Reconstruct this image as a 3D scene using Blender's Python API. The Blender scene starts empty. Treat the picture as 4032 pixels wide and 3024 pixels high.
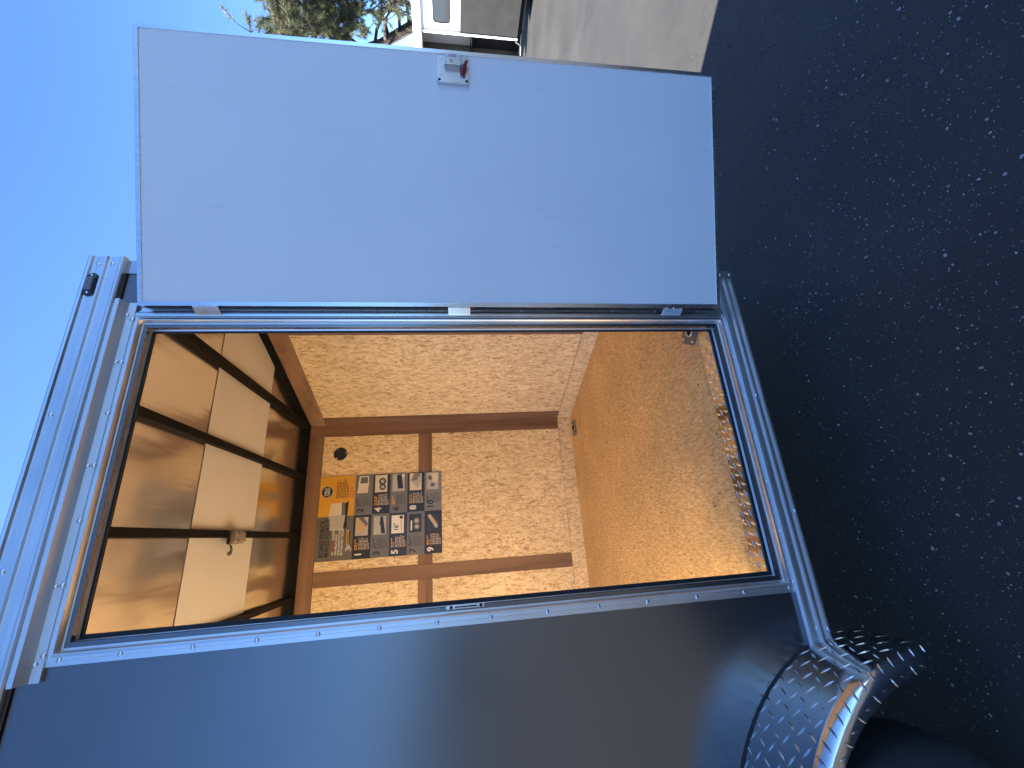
import bpy, bmesh, math, random
from mathutils import Vector, Matrix
random.seed(7)
R = math.radians
sc = bpy.context.scene
col = sc.collection
PI = math.pi

# ---------------------------------------------------------------- camera
YAW, PITCH, ROLL, FPX = 0.34305, -0.14073, -0.02159, 1661.74
CAM = Vector((0.16064, -1.31638, 1.41233))
fw = Vector((math.sin(YAW)*math.cos(PITCH), math.cos(YAW)*math.cos(PITCH), math.sin(PITCH)))
rt = Vector((math.cos(YAW), -math.sin(YAW), 0.0))
up = rt.cross(fw)
r2 = math.cos(ROLL)*rt + math.sin(ROLL)*up
u2 = -math.sin(ROLL)*rt + math.cos(ROLL)*up
cd = bpy.data.cameras.new('camera')
cam = bpy.data.objects.new('camera', cd); col.objects.link(cam)
# the phone was held sideways: picture right is down, picture up is right
M = Matrix((( -u2.x, r2.x, -fw.x, CAM.x), (-u2.y, r2.y, -fw.y, CAM.y), (-u2.z, r2.z, -fw.z, CAM.z), (0,0,0,1)))
cam.matrix_world = M
cd.sensor_fit = 'HORIZONTAL'; cd.sensor_width = 36.0; cd.lens = FPX/4032*36.0
cd.clip_start = 0.02; cd.clip_end = 2000
sc.camera = cam

# ---------------------------------------------------------------- light
SUN_EL, SUN_AZ = R(36.0), R(-37.5)          # azimuth from +Y towards +X
w = bpy.data.worlds.new('World'); sc.world = w; w.use_nodes = True
nt = w.node_tree; nt.nodes.clear()
sky = nt.nodes.new('ShaderNodeTexSky'); sky.sky_type = 'NISHITA'; sky.sun_disc = False
sky.sun_elevation = SUN_EL; sky.sun_rotation = SUN_AZ
sky.air_density = 0.72; sky.dust_density = 0.1; sky.ozone_density = 9.0; sky.altitude = 100
bg = nt.nodes.new('ShaderNodeBackground'); bg.inputs['Strength'].default_value = 0.064
wo = nt.nodes.new('ShaderNodeOutputWorld')
nt.links.new(sky.outputs[0], bg.inputs[0]); nt.links.new(bg.outputs[0], wo.inputs[0])
sl = bpy.data.lights.new('sun', 'SUN'); sl.energy = 5.0; sl.angle = R(0.5); sl.color = (1.0, 0.965, 0.91)
so = bpy.data.objects.new('sun', sl); col.objects.link(so)
sdir = Vector((math.sin(SUN_AZ)*math.cos(SUN_EL), math.cos(SUN_AZ)*math.cos(SUN_EL), math.sin(SUN_EL)))
so.rotation_euler = sdir.to_track_quat('Z', 'Y').to_euler(); so.location = (-8, 12, 14)
sc.view_settings.view_transform = 'Standard'; sc.view_settings.look = 'None'
sc.view_settings.gamma = 1.0; sc.view_settings.use_curve_mapping = False
sc.view_settings.exposure = 2.86
sc.render.engine = 'CYCLES'
cy = sc.cycles
cy.use_denoising = True
cy.max_bounces = 12; cy.diffuse_bounces = 7; cy.glossy_bounces = 6; cy.caustics_reflective = True
cy.sample_clamp_indirect = 8.0

# ---------------------------------------------------------------- materials
def newmat(name):
    m = bpy.data.materials.new(name); m.use_nodes = True
    n = m.node_tree.nodes; b = n['Principled BSDF']
    return m, m.node_tree, b
def N(t, kind, **kw):
    n = t.nodes.new(kind)
    for k, v in kw.items(): setattr(n, k, v)
    return n
def coords(t, scale=(1,1,1), rot=(0,0,0), loc=(0,0,0), rand=False):
    tc = N(t, 'ShaderNodeTexCoord'); mp = N(t, 'ShaderNodeMapping')
    mp.inputs['Scale'].default_value = scale; mp.inputs['Rotation'].default_value = rot; mp.inputs['Location'].default_value = loc
    t.links.new(tc.outputs['Object'], mp.inputs['Vector'])
    if rand:
        oi = N(t, 'ShaderNodeObjectInfo'); mu = N(t, 'ShaderNodeMath', operation='MULTIPLY'); mu.inputs[1].default_value = 37.0
        t.links.new(oi.outputs['Random'], mu.inputs[0])
        ad = N(t, 'ShaderNodeVectorMath', operation='ADD')
        t.links.new(mp.outputs[0], ad.inputs[0]); t.links.new(mu.outputs[0], ad.inputs[1])
        return ad.outputs[0]
    return mp.outputs[0]
def ramp(t, src, stops, interp='LINEAR'):
    r = N(t, 'ShaderNodeValToRGB'); cr = r.color_ramp; cr.interpolation = interp
    while len(cr.elements) < len(stops): cr.elements.new(0.5)
    for e, (p, c) in zip(cr.elements, stops):
        e.position = p; e.color = (*c, 1) if not isinstance(c, (int, float)) else (c, c, c, 1)
    t.links.new(src, r.inputs[0]); return r.outputs[0]
def mixc(t, a, b, f, mode='MIX'):
    m = N(t, 'ShaderNodeMix', data_type='RGBA', blend_type=mode)
    for s, v in ((6, a), (7, b), (0, f)):
        if hasattr(v, 'is_linked') or hasattr(v, 'links'): t.links.new(v, m.inputs[s])
        elif isinstance(v, (int, float)): m.inputs[s].default_value = v
        else: m.inputs[s].default_value = (*v, 1)
    return m.outputs[2]
def bump(t, b, src, strength, dist):
    bp = N(t, 'ShaderNodeBump'); bp.inputs['Strength'].default_value = strength; bp.inputs['Distance'].default_value = dist
    t.links.new(src, bp.inputs['Height']); t.links.new(bp.outputs[0], b.inputs['Normal'])
def noise(t, vec, scale, detail=3, rough=0.5):
    n = N(t, 'ShaderNodeTexNoise'); n.inputs['Scale'].default_value = scale; n.inputs['Detail'].default_value = detail; n.inputs['Roughness'].default_value = rough
    t.links.new(vec, n.inputs['Vector']); return n
def plain(name, c, rough=0.5, metal=0.0, var=0.12, vscale=6.0, bscale=None, bstr=0.1, bdist=0.001, stretch=(1,1,1), rvar=0.0, coat=0.0, spec=0.5):
    m, t, b = newmat(name)
    v = coords(t, stretch)
    n = noise(t, v, vscale, 4)
    lo = tuple(x*(1-var) for x in c); hi = tuple(min(1, x*(1+var)) for x in c)
    t.links.new(ramp(t, n.outputs['Fac'], [(0.3, lo), (0.7, hi)]), b.inputs['Base Color'])
    b.inputs['Metallic'].default_value = metal; b.inputs['Roughness'].default_value = rough
    b.inputs['Specular IOR Level'].default_value = spec
    if rvar:
        t.links.new(ramp(t, n.outputs['Fac'], [(0.25, max(0.02, rough-rvar)), (0.75, rough+rvar)]), b.inputs['Roughness'])
    if coat: b.inputs['Coat Weight'].default_value = coat; b.inputs['Coat Roughness'].default_value = 0.1
    if bscale:
        n2 = noise(t, v, bscale, 3); bump(t, b, n2.outputs['Fac'], bstr, bdist)
    return m

def osb(name, tones, dark, sc_=(1,1,1), darkness=0.07, rough=0.6, smooth=1.0):
    """pressed strand board: elongated overlapping flakes of different tone, with dark slivers"""
    m, t, b = newmat(name)
    def layer(rot, s, seed):
        v = coords(t, (1,1,1), rot, (seed, seed*0.7, seed*1.3), True)
        nz = noise(t, v, 14, 2)
        dv = N(t, 'ShaderNodeVectorMath', operation='MULTIPLY_ADD'); dv.inputs[1].default_value = (0.03,)*3
        t.links.new(nz.outputs['Color'], dv.inputs[0]); t.links.new(v, dv.inputs[2])
        sv = N(t, 'ShaderNodeVectorMath', operation='MULTIPLY'); sv.inputs[1].default_value = s
        t.links.new(dv.outputs[0], sv.inputs[0])
        vo = N(t, 'ShaderNodeTexVoronoi', feature='F1'); vo.inputs['Scale'].default_value = 1.0
        t.links.new(sv.outputs[0], vo.inputs['Vector'])
        sx = N(t, 'ShaderNodeSeparateColor'); t.links.new(vo.outputs['Color'], sx.inputs[0])
        return sx.outputs[0], sx.outputs[1], vo.outputs['Distance'], v
    a = sc_[0]
    f1, g1, d1, v1 = layer((0.35, 0.35, 0.35), (42*a, 42*a, 13*a), 1.0)
    f2, g2, d2, v2 = layer((-0.5, -0.4, -0.3), (64*a, 64*a, 19*a), 4.0)
    def sliver(rot, s_, seed, lo, hi):
        v = coords(t, tuple(x*a for x in s_), rot, (seed, seed*0.7, seed*1.3), True)
        n = noise(t, v, 1.0, 4, 0.62); n.inputs['Distortion'].default_value = 0.9
        return ramp(t, n.outputs['Fac'], [(lo, 0.0), (hi, 1.0)])
    c1 = ramp(t, f1, [(0.0, tones[0]), (0.45, tones[1]), (0.75, tones[2]), (1.0, tones[1])])
    c2 = ramp(t, f2, [(0.0, tones[1]), (0.5, tones[0]), (1.0, tones[2])])
    sel = sliver((0.2, 0.1, 0.0), (30, 30, 12), 2.0, 0.46, 0.54)
    c = mixc(t, c1, c2, sel)
    pt = sliver((0.25, 0.2, 0.0), (42, 42, 15), 5.0, 0.55, 0.62)
    c = mixc(t, c, tones[2], mixc(t, (0,0,0), (0.75,)*3, pt))
    s1 = sliver((0.3, 0.3, 0.0), (58, 58, 17), 7.0, 0.56, 0.60)
    s2 = sliver((-0.55, -0.5, 0.4), (80, 80, 22), 9.0, 0.565, 0.61)
    c = mixc(t, c, tones[3], mixc(t, (0,0,0), (0.62,)*3, s1))
    c = mixc(t, c, tones[3], mixc(t, (0,0,0), (0.55,)*3, s2))
    s3 = sliver((0.1, 0.05, 0.9), (85, 85, 26), 13.0, 0.605, 0.64)
    c = mixc(t, c, dark, mixc(t, (0,0,0), (0.8,)*3, s3))
    big = noise(t, v1, 2.2, 3)
    c = mixc(t, c, ramp(t, big.outputs['Fac'], [(0.3, 0.90), (0.7, 1.06)]), 1.0, 'MULTIPLY')
    t.links.new(c, b.inputs['Base Color']); b.inputs['Roughness'].default_value = rough
    h = N(t, 'ShaderNodeMath', operation='ADD'); t.links.new(f1, h.inputs[0]); t.links.new(f2, h.inputs[1])
    bump(t, b, h.outputs[0], 0.12, 0.0008)
    return m

def lauan(name, base, axis):
    m, t, b = newmat(name)
    s = [26.0, 26.0, 26.0]; s[axis] = 1.6
    v = coords(t, tuple(s), (0,0,0), (0,0,0), True)
    n = noise(t, v, 1.0, 5, 0.62)
    wv = N(t, 'ShaderNodeTexWave', wave_type='RINGS', rings_direction='SPHERICAL')
    v2 = coords(t, tuple(x*0.06 for x in s), (0,0,0), (0,0,0), True)
    wv.inputs['Scale'].default_value = 1.6; wv.inputs['Distortion'].default_value = 5.0; wv.inputs['Detail'].default_value = 3.0
    t.links.new(v2, wv.inputs['Vector'])
    f = N(t, 'ShaderNodeMath', operation='MULTIPLY_ADD'); f.inputs[1].default_value = 0.35
    t.links.new(wv.outputs['Fac'], f.inputs[0]); t.links.new(n.outputs['Fac'], f.inputs[2])
    d = tuple(x*0.58 for x in base); l = tuple(min(1, x*1.25) for x in base)
    t.links.new(ramp(t, f.outputs[0], [(0.35, d), (0.6, base), (0.95, l)]), b.inputs['Base Color'])
    b.inputs['Roughness'].default_value = 0.62
    bump(t, b, n.outputs['Fac'], 0.06, 0.0005)
    return m

def metal(name, c, rough, axis=None, bstr=0.0, rvar=0.08, bdist=0.002, bscale=3.0):
    m, t, b = newmat(name)
    s = [40.0]*3 if axis is not None else [2.5]*3
    if axis is not None: s[axis] = 1.2
    v = coords(t, tuple(s))
    n = noise(t, v, 3.0, 4)
    v2 = coords(t)
    n2 = noise(t, v2, 5.0, 4)
    mx = N(t, 'ShaderNodeMath', operation='MULTIPLY_ADD'); mx.inputs[1].default_value = 0.5
    t.links.new(n.outputs['Fac'], mx.inputs[0])
    h = N(t, 'ShaderNodeMath', operation='MULTIPLY'); h.inputs[1].default_value = 0.5
    t.links.new(n2.outputs['Fac'], h.inputs[0]); t.links.new(h.outputs[0], mx.inputs[2])
    t.links.new(ramp(t, mx.outputs[0], [(0.3, tuple(x*0.88 for x in c)), (0.7, tuple(min(1, x*1.06) for x in c))]), b.inputs['Base Color'])
    t.links.new(ramp(t, mx.outputs[0], [(0.3, max(0.03, rough-rvar)), (0.7, rough+rvar)]), b.inputs['Roughness'])
    b.inputs['Metallic'].default_value = 1.0
    if bstr:
        n3 = noise(t, v2, bscale, 2); bump(t, b, n3.outputs['Fac'], bstr, bdist)
    return m

ALU_X = metal('aluminium_brushed_x', (0.78, 0.775, 0.755), 0.37, 0)
ALU_Z = metal('aluminium_brushed_z', (0.78, 0.775, 0.755), 0.28, 2)
ALU_F = metal('aluminium_frame', (0.80, 0.79, 0.765), 0.40, None, 0.04, 0.05, 0.002, 2.5)
ZINC = metal('zinc_plate', (0.66, 0.67, 0.68), 0.24, None)
RIVET = metal('rivet_steel', (0.74, 0.75, 0.77), 0.22, None)
TREADBAR = metal('tread_bar_metal', (0.86, 0.87, 0.88), 0.2, None)
CAST = plain('cast_steel', (0.17, 0.165, 0.155), 0.38, 0.45, 0.15, 20)
TREAD = metal('tread_plate', (0.64, 0.635, 0.63), 0.12, None, 0.25, 0.05, 0.002, 9.0)
SILLPL = metal('sill_tread_plate', (0.62, 0.60, 0.57), 0.12, None, 0.15, 0.05, 0.001, 12.0)
ROOFMET = None
def roof_metal():
    m, t, b = newmat('galvanised_roof_sheet')
    v = coords(t, (7.0, 0.7, 1.0)); n = noise(t, v, 1.0, 3)
    v2 = coords(t, (2.2, 1.6, 1.0)); n2 = noise(t, v2, 1.0, 2)
    h = N(t, 'ShaderNodeMath', operation='MULTIPLY_ADD'); h.inputs[1].default_value = 0.25
    t.links.new(n.outputs['Fac'], h.inputs[0]); t.links.new(n2.outputs['Fac'], h.inputs[2])
    b.inputs['Base Color'].default_value = (0.78, 0.77, 0.75, 1); b.inputs['Metallic'].default_value = 1.0
    b.inputs['Roughness'].default_value = 0.2
    bump(t, b, h.outputs[0], 0.45, 0.04)
    return m
ROOFMET = roof_metal()
PAINT = plain('charcoal_metallic_paint', (0.215, 0.208, 0.202), 0.25, 0.92, 0.04, 3.0, 1.3, 0.06, 0.004, rvar=0.02)
STEEL = plain('black_steel_paint', (0.008, 0.0075, 0.0075), 0.6, 0.0, 0.2, 8, spec=0.08)
RUBBER = plain('black_rubber', (0.016, 0.016, 0.017), 0.6, 0.0, 0.2, 20)
TYREM = plain('tyre_rubber', (0.018, 0.018, 0.018), 0.75, 0.0, 0.2, 20)
PLASTIC = plain('black_plastic', (0.018, 0.018, 0.02), 0.32, 0.0, 0.15, 10)
WHITEPAINT = plain('white_paint', (0.78, 0.78, 0.77), 0.4, 0.0, 0.03, 3)
GREYLINER = plain('grey_panel', (0.021, 0.021, 0.020), 0.7, 0.0, 0.18, 4, 60, 0.2, 0.001, spec=0.12)
GREYSMOOTH = plain('grey_smooth_panel', (0.19, 0.187, 0.182), 0.5, 0.0, 0.06, 2)
STRIPB = plain('cream_ceiling_board', (0.53, 0.51, 0.49), 0.55, 0.0, 0.03, 2.0)
SMOKE = plain('smoked_lens', (0.20, 0.17, 0.145), 0.18, 0.0, 0.15, 30)
LENSG = plain('clear_lens', (0.16, 0.165, 0.18), 0.12, 0.0, 0.2, 40)
REDPL = plain('red_plastic', (0.23, 0.018, 0.022), 0.4, 0.0, 0.15, 30)
WHITEST = plain('white_sticker', (0.8, 0.8, 0.8), 0.5, 0.0, 0.03, 8)
PINKST = plain('faded_sticker', (0.55, 0.40, 0.44), 0.5, 0.0, 0.1, 200)
OSBW = osb('wall_strand_board', [(0.83,0.675,0.425), (0.78,0.61,0.36), (0.66,0.475,0.245), (0.38,0.215,0.092)], (0.20,0.105,0.042), (1,1,1), 0.085)
OSBS = osb('base_strand_board', [(0.83,0.675,0.43), (0.77,0.60,0.36), (0.64,0.46,0.25), (0.38,0.22,0.098)], (0.22,0.12,0.05), (1.25,1.25,1.25), 0.09)
def floor_mat():
    m, t, b = newmat('sealed_floor_strand_board')
    v0 = coords(t)
    ns_ = []
    for rz, sc2 in ((0.12, (120, 26, 60)), (1.25, (125, 28, 60)), (-0.75, (170, 34, 60)), (0.5, (60, 190, 60))):
        n_ = noise(t, coords(t, sc2, (0, 0, rz), (rz*3, rz*5, 0)), 1.0, 6, 0.65); n_.inputs['Distortion'].default_value = 0.5; ns_.append(n_)
    n = ns_[0]
    acc = ns_[0].outputs['Fac']
    for q in ns_[1:]:
        ad = N(t, 'ShaderNodeMath', operation='ADD'); t.links.new(acc, ad.inputs[0]); t.links.new(q.outputs['Fac'], ad.inputs[1]); acc = ad.outputs[0]
    hf = N(t, 'ShaderNodeMath', operation='MULTIPLY'); hf.inputs[1].default_value = 0.25; t.links.new(acc, hf.inputs[0])
    c = ramp(t, hf.outputs[0], [(0.41, (0.36,0.18,0.058)), (0.465, (0.62,0.36,0.125)), (0.52, (0.76,0.49,0.19)), (0.57, (0.86,0.63,0.30))])
    big = noise(t, v0, 3.0, 4)
    c = mixc(t, c, ramp(t, big.outputs['Fac'], [(0.3, 0.84), (0.7, 1.1)]), 1.0, 'MULTIPLY')
    vo = N(t, 'ShaderNodeTexVoronoi', feature='F1'); vo.inputs['Scale'].default_value = 24.0
    t.links.new(v0, vo.inputs['Vector'])
    sx = N(t, 'ShaderNodeSeparateColor'); t.links.new(vo.outputs['Color'], sx.inputs[0])
    sp = ramp(t, vo.outputs['Distance'], [(0.10, 1.0), (0.15, 0.0)])
    ok = ramp(t, sx.outputs[0], [(0.90, 0.0), (0.92, 1.0)])
    mu = N(t, 'ShaderNodeMath', operation='MULTIPLY'); t.links.new(sp, mu.inputs[0]); t.links.new(ok, mu.inputs[1])
    c = mixc(t, c, (0.07, 0.04, 0.02), mu.outputs[0])
    # grey foot scuffs just inside the doorway
    vs = coords(t, (14, 30, 1), (0, 0, 0.6)); ns = noise(t, vs, 1.0, 4, 0.7)
    tc = N(t, 'ShaderNodeTexCoord'); sep = N(t, 'ShaderNodeSeparateXYZ'); t.links.new(tc.outputs['Object'], sep.inputs[0])
    near = N(t, 'ShaderNodeMapRange'); near.inputs[1].default_value = 0.1; near.inputs[2].default_value = 0.9; near.inputs[3].default_value = 1.0; near.inputs[4].default_value = 0.0
    t.links.new(sep.outputs['Y'], near.inputs[0])
    m2 = N(t, 'ShaderNodeMath', operation='MULTIPLY'); t.links.new(ramp(t, ns.outputs['Fac'], [(0.52, 0.0), (0.68, 0.45)]), m2.inputs[0]); t.links.new(near.outputs[0], m2.inputs[1])
    c = mixc(t, c, (0.22, 0.17, 0.12), m2.outputs[0])
    t.links.new(c, b.inputs['Base Color']); b.inputs['Roughness'].default_value = 0.5
    bump(t, b, n.outputs['Fac'], 0.1, 0.0006)
    return m
FLOORM = floor_mat()
LAU_X = lauan('lauan_trim_lengthwise', (0.185, 0.100, 0.058), 0)
LAU_Z = lauan('lauan_trim_upright', (0.185, 0.100, 0.058), 2)
LAU_Y = lauan('lauan_trim_nose', (0.25, 0.142, 0.082), 1)
def liner_mat():
    m, t, b = newmat('white_door_liner')
    v = coords(t); n = noise(t, v, 2.5, 3)
    vs = coords(t, (60, 60, 5)); ns = noise(t, vs, 1.0, 4, 0.7)
    msk = noise(t, v, 3.3, 2)
    mu = N(t, 'ShaderNodeMath', operation='MULTIPLY')
    t.links.new(ramp(t, ns.outputs['Fac'], [(0.56, 0.0), (0.7, 1.0)]), mu.inputs[0])
    t.links.new(ramp(t, msk.outputs['Fac'], [(0.56, 0.0), (0.68, 0.35)]), mu.inputs[1])
    base = ramp(t, n.outputs['Fac'], [(0.3, (0.80,0.775,0.74)), (0.7, (0.84,0.815,0.78))])
    c = mixc(t, base, (0.57, 0.57, 0.58), mu.outputs[0])
    t.links.new(c, b.inputs['Base Color']); b.inputs['Roughness'].default_value = 0.42
    n4 = noise(t, v, 350, 2); bump(t, b, n4.outputs['Fac'], 0.03, 0.0003)
    return m
LINER = liner_mat()
def asphalt_mat():
    m, t, b = newmat('asphalt')
    v = coords(t); n = noise(t, v, 1.4, 5, 0.6); f = noise(t, v, 260, 3, 0.7)
    c = ramp(t, n.outputs['Fac'], [(0.3, (0.026,0.0247,0.0232)), (0.7, (0.044,0.0415,0.0385))])
    c = mixc(t, c, ramp(t, f.outputs['Fac'], [(0.3, 0.45), (0.7, 1.5)]), 1.0, 'MULTIPLY')
    vo = N(t, 'ShaderNodeTexVoronoi', feature='F1'); vo.inputs['Scale'].default_value = 75.0
    t.links.new(v, vo.inputs['Vector'])
    sx = N(t, 'ShaderNodeSeparateColor'); t.links.new(vo.outputs['Color'], sx.inputs[0])
    mu = N(t, 'ShaderNodeMath', operation='MULTIPLY')
    t.links.new(ramp(t, vo.outputs['Distance'], [(0.12, 1.0), (0.22, 0.0)]), mu.inputs[0])
    t.links.new(ramp(t, sx.outputs[0], [(0.86, 0.0), (0.90, 0.5)]), mu.inputs[1])
    c = mixc(t, c, (0.20, 0.20, 0.20), mu.outputs[0])
    # alligator cracks in one worn patch beyond the door
    tc = N(t, 'ShaderNodeTexCoord'); dist = N(t, 'ShaderNodeVectorMath', operation='DISTANCE'); dist.inputs[1].default_value = (2.25, 0.0, 0)
    t.links.new(tc.outputs['Object'], dist.inputs[0])
    wn = noise(t, v, 6, 3)
    wv = N(t, 'ShaderNodeVectorMath', operation='MULTIPLY_ADD'); wv.inputs[1].default_value = (0.22, 0.22, 0)
    t.links.new(wn.outputs['Color'], wv.inputs[0]); t.links.new(v, wv.inputs[2])
    ve = N(t, 'ShaderNodeTexVoronoi', feature='DISTANCE_TO_EDGE'); ve.inputs['Scale'].default_value = 6.0
    t.links.new(wv.outputs[0], ve.inputs['Vector'])
    mk = N(t, 'ShaderNodeMath', operation='MULTIPLY')
    t.links.new(ramp(t, ve.outputs['Distance'], [(0.004, 1.0), (0.016, 0.0)]), mk.inputs[0])
    md = N(t, 'ShaderNodeMapRange'); md.inputs[1].default_value = 0.25; md.inputs[2].default_value = 0.65; md.inputs[3].default_value = 0.8; md.inputs[4].default_value = 0.0
    t.links.new(dist.outputs['Value'], md.inputs[0]); t.links.new(md.outputs[0], mk.inputs[1])
    c = mixc(t, c, (0.010, 0.010, 0.011), mk.outputs[0])
    t.links.new(c, b.inputs['Base Color'])
    b.inputs['Roughness'].default_value = 0.75; b.inputs['Specular IOR Level'].default_value = 0.25
    ad = N(t, 'ShaderNodeMath', operation='SUBTRACT'); t.links.new(f.outputs['Fac'], ad.inputs[0]); t.links.new(mk.outputs[0], ad.inputs[1])
    bump(t, b, ad.outputs[0], 0.55, 0.004)
    return m
ASPH = asphalt_mat()
PEB = plain('pale_stone_chips', (0.27, 0.262, 0.245), 0.8, 0.0, 0.5, 18)
BARK = plain('pine_bark', (0.045, 0.032, 0.025), 0.9, 0.0, 0.5, 9, 22, 0.8, 0.03, (1,1,0.3))
def leafmat(name, c1, c2):
    m, t, b = newmat(name)
    v = coords(t); n = noise(t, v, 1.9, 3)
    t.links.new(ramp(t, n.outputs['Fac'], [(0.35, c1), (0.65, c2)]), b.inputs['Base Color'])
    b.inputs['Roughness'].default_value = 0.6
    tr = N(t, 'ShaderNodeBsdfTranslucent'); t.links.new(b.inputs['Base Color'].links[0].from_socket, tr.inputs[0])
    mx = N(t, 'ShaderNodeMixShader'); mx.inputs[0].default_value = 0.35
    t.links.new(b.outputs[0], mx.inputs[1]); t.links.new(tr.outputs[0], mx.inputs[2])
    t.links.new(mx.outputs[0], t.nodes['Material Output'].inputs[0])
    return m
NEEDLE = leafmat('pine_needles', (0.085, 0.100, 0.044), (0.165, 0.155, 0.076))
CONE = plain('pine_cone_brown', (0.075, 0.035, 0.022), 0.8, 0, 0.3, 25)
FARLEAF = plain('far_foliage', (0.020, 0.024, 0.021), 0.9, 0, 0.4, 0.5)
def ink(name, c, r=0.38): return plain(name, c, r, 0.0, 0.03, 12)
INK = {k: ink('print_'+k, c) for k, c in dict(black=(0.022,0.022,0.026), grey=(0.150,0.148,0.140), darkgrey=(0.125,0.120,0.110), midgrey=(0.18,0.18,0.175), dim=(0.055,0.054,0.052),
    yellow=(0.62,0.32,0.035), white=(0.72,0.70,0.66), cream=(0.62,0.54,0.42), silver=(0.42,0.40,0.37), tan=(0.52,0.36,0.17), red=(0.5,0.05,0.035), navy=(0.03,0.035,0.055), orange=(0.55,0.2,0.03)).items()}

# ---------------------------------------------------------------- mesh helpers
class MB:
    def __init__(s): s.v = []; s.f = []
    def add(s, vs, fs):
        k = len(s.v); s.v += [tuple(x) for x in vs]; s.f += [tuple(i+k for i in f) for f in fs]; return s
    def box(s, x0, x1, y0, y1, z0, z1):
        return s.add([(x0,y0,z0),(x1,y0,z0),(x1,y1,z0),(x0,y1,z0),(x0,y0,z1),(x1,y0,z1),(x1,y1,z1),(x0,y1,z1)],
                     [(3,2,1,0),(4,5,6,7),(0,1,5,4),(1,2,6,5),(2,3,7,6),(3,0,4,7)])
    def loft(s, rings, closed_ring=True, cap=True):
        k = len(s.v); n = len(rings[0])
        for r in rings: s.v += [tuple(p) for p in r]
        for i in range(len(rings)-1):
            for j in range(n if closed_ring else n-1):
                a = k+i*n+j; b_ = k+i*n+(j+1) % n
                s.f.append((a, b_, b_+n, a+n))
        if cap and closed_ring:
            s.f.append(tuple(range(k+n-1, k-1, -1))); s.f.append(tuple(range(k+(len(rings)-1)*n, k+len(rings)*n)))
        return s
    def tube(s, pts, rad, n=8, cap=True):
        pts = [Vector(p) for p in pts]; rs = rad if isinstance(rad, (list, tuple)) else [rad]*len(pts)
        rings = []
        for i, p in enumerate(pts):
            d = (pts[min(i+1, len(pts)-1)] - pts[max(i-1, 0)]).normalized()
            a = d.cross(Vector((0.31, 0.17, 0.93)) if abs(d.z) < 0.9 else Vector((1, 0.1, 0))).normalized(); c = d.cross(a)
            rings.append([p + rs[i]*(math.cos(2*PI*k/n)*a + math.sin(2*PI*k/n)*c) for k in range(n)])
        return s.loft(rings, True, cap)
    def disc(s, c, ax, r, h, n=16, r2=None):
        c = Vector(c); ax = Vector(ax).normalized()
        a = ax.cross(Vector((0,0,1)) if abs(ax.z) < 0.9 else Vector((1,0,0))).normalized(); b = ax.cross(a)
        r2 = r if r2 is None else r2
        ring = lambda rr, hh: [c + ax*hh + rr*(math.cos(2*PI*k/n)*a + math.sin(2*PI*k/n)*b) for k in range(n)]
        return s.loft([ring(r, 0), ring(r2, h)])
    def dome(s, c, ax, r, h, n=12):
        c = Vector(c); ax = Vector(ax).normalized()
        a = ax.cross(Vector((0,0,1)) if abs(ax.z) < 0.9 else Vector((1,0,0))).normalized(); b = ax.cross(a)
        rings = []
        for q in (0.0, 0.35, 0.65, 0.88):
            rr = r*math.cos(q*PI/2); hh = h*math.sin(q*PI/2)
            rings.append([c + ax*hh + rr*(math.cos(2*PI*k/n)*a + math.sin(2*PI*k/n)*b) for k in range(n)])
        return s.loft(rings)
    def prism(s, poly, base, ux, uy, nrm, depth):
        """flat polygon (2-D) placed at base with axes ux, uy and thickness depth along nrm"""
        base, ux, uy, nrm = map(Vector, (base, ux, uy, nrm))
        a = [base + ux*p[0] + uy*p[1] for p in poly]; b_ = [p + nrm*depth for p in a]
        return s.loft([a, b_])
    def build(s, name, mat, parent=None, smooth=False, bevel=0.0, seg=2, origin=None):
        me = bpy.data.meshes.new(name)
        vs = s.v
        if origin is not None: vs = [(x-origin[0], y-origin[1], z-origin[2]) for x, y, z in vs]
        me.from_pydata(vs, [], s.f)
        bm = bmesh.new(); bm.from_mesh(me); bmesh.ops.recalc_face_normals(bm, faces=bm.faces); bm.to_mesh(me); bm.free()
        me.materials.append(mat)
        o = bpy.data.objects.new(name, me); col.objects.link(o)
        if smooth:
            for p in me.polygons: p.use_smooth = True
            md = o.modifiers.new('edges', 'EDGE_SPLIT'); md.split_angle = R(38)
        if bevel:
            md = o.modifiers.new('bevel', 'BEVEL'); md.width = bevel; md.segments = seg; md.limit_method = 'ANGLE'; md.angle_limit = R(40)
        if parent: adopt(o, parent, origin)
        elif origin is not None: o.location = origin
        return o
def wpos(o):
    p = Vector((0,0,0))
    while o is not None: p = p + o.location; o = o.parent
    return p
def adopt(o, parent, origin=None):
    o.parent = parent
    o.location = Vector(origin if origin is not None else (0,0,0)) - wpos(parent)
def tag(o, label=None, cat=None, group=None, kind=None):
    if label: o['label'] = label
    if cat: o['category'] = cat
    if group: o['group'] = group
    if kind: o['kind'] = kind
    return o
def empty(name, loc, label, cat, group=None):
    o = bpy.data.objects.new(name, None); col.objects.link(o); o.location = loc; o.empty_display_size = 0.2
    return tag(o, label, cat, group)
def dup(o, loc, parent):
    c = o.copy(); col.objects.link(c); c.parent = parent; c.location = Vector(loc) - wpos(parent); return c
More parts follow.
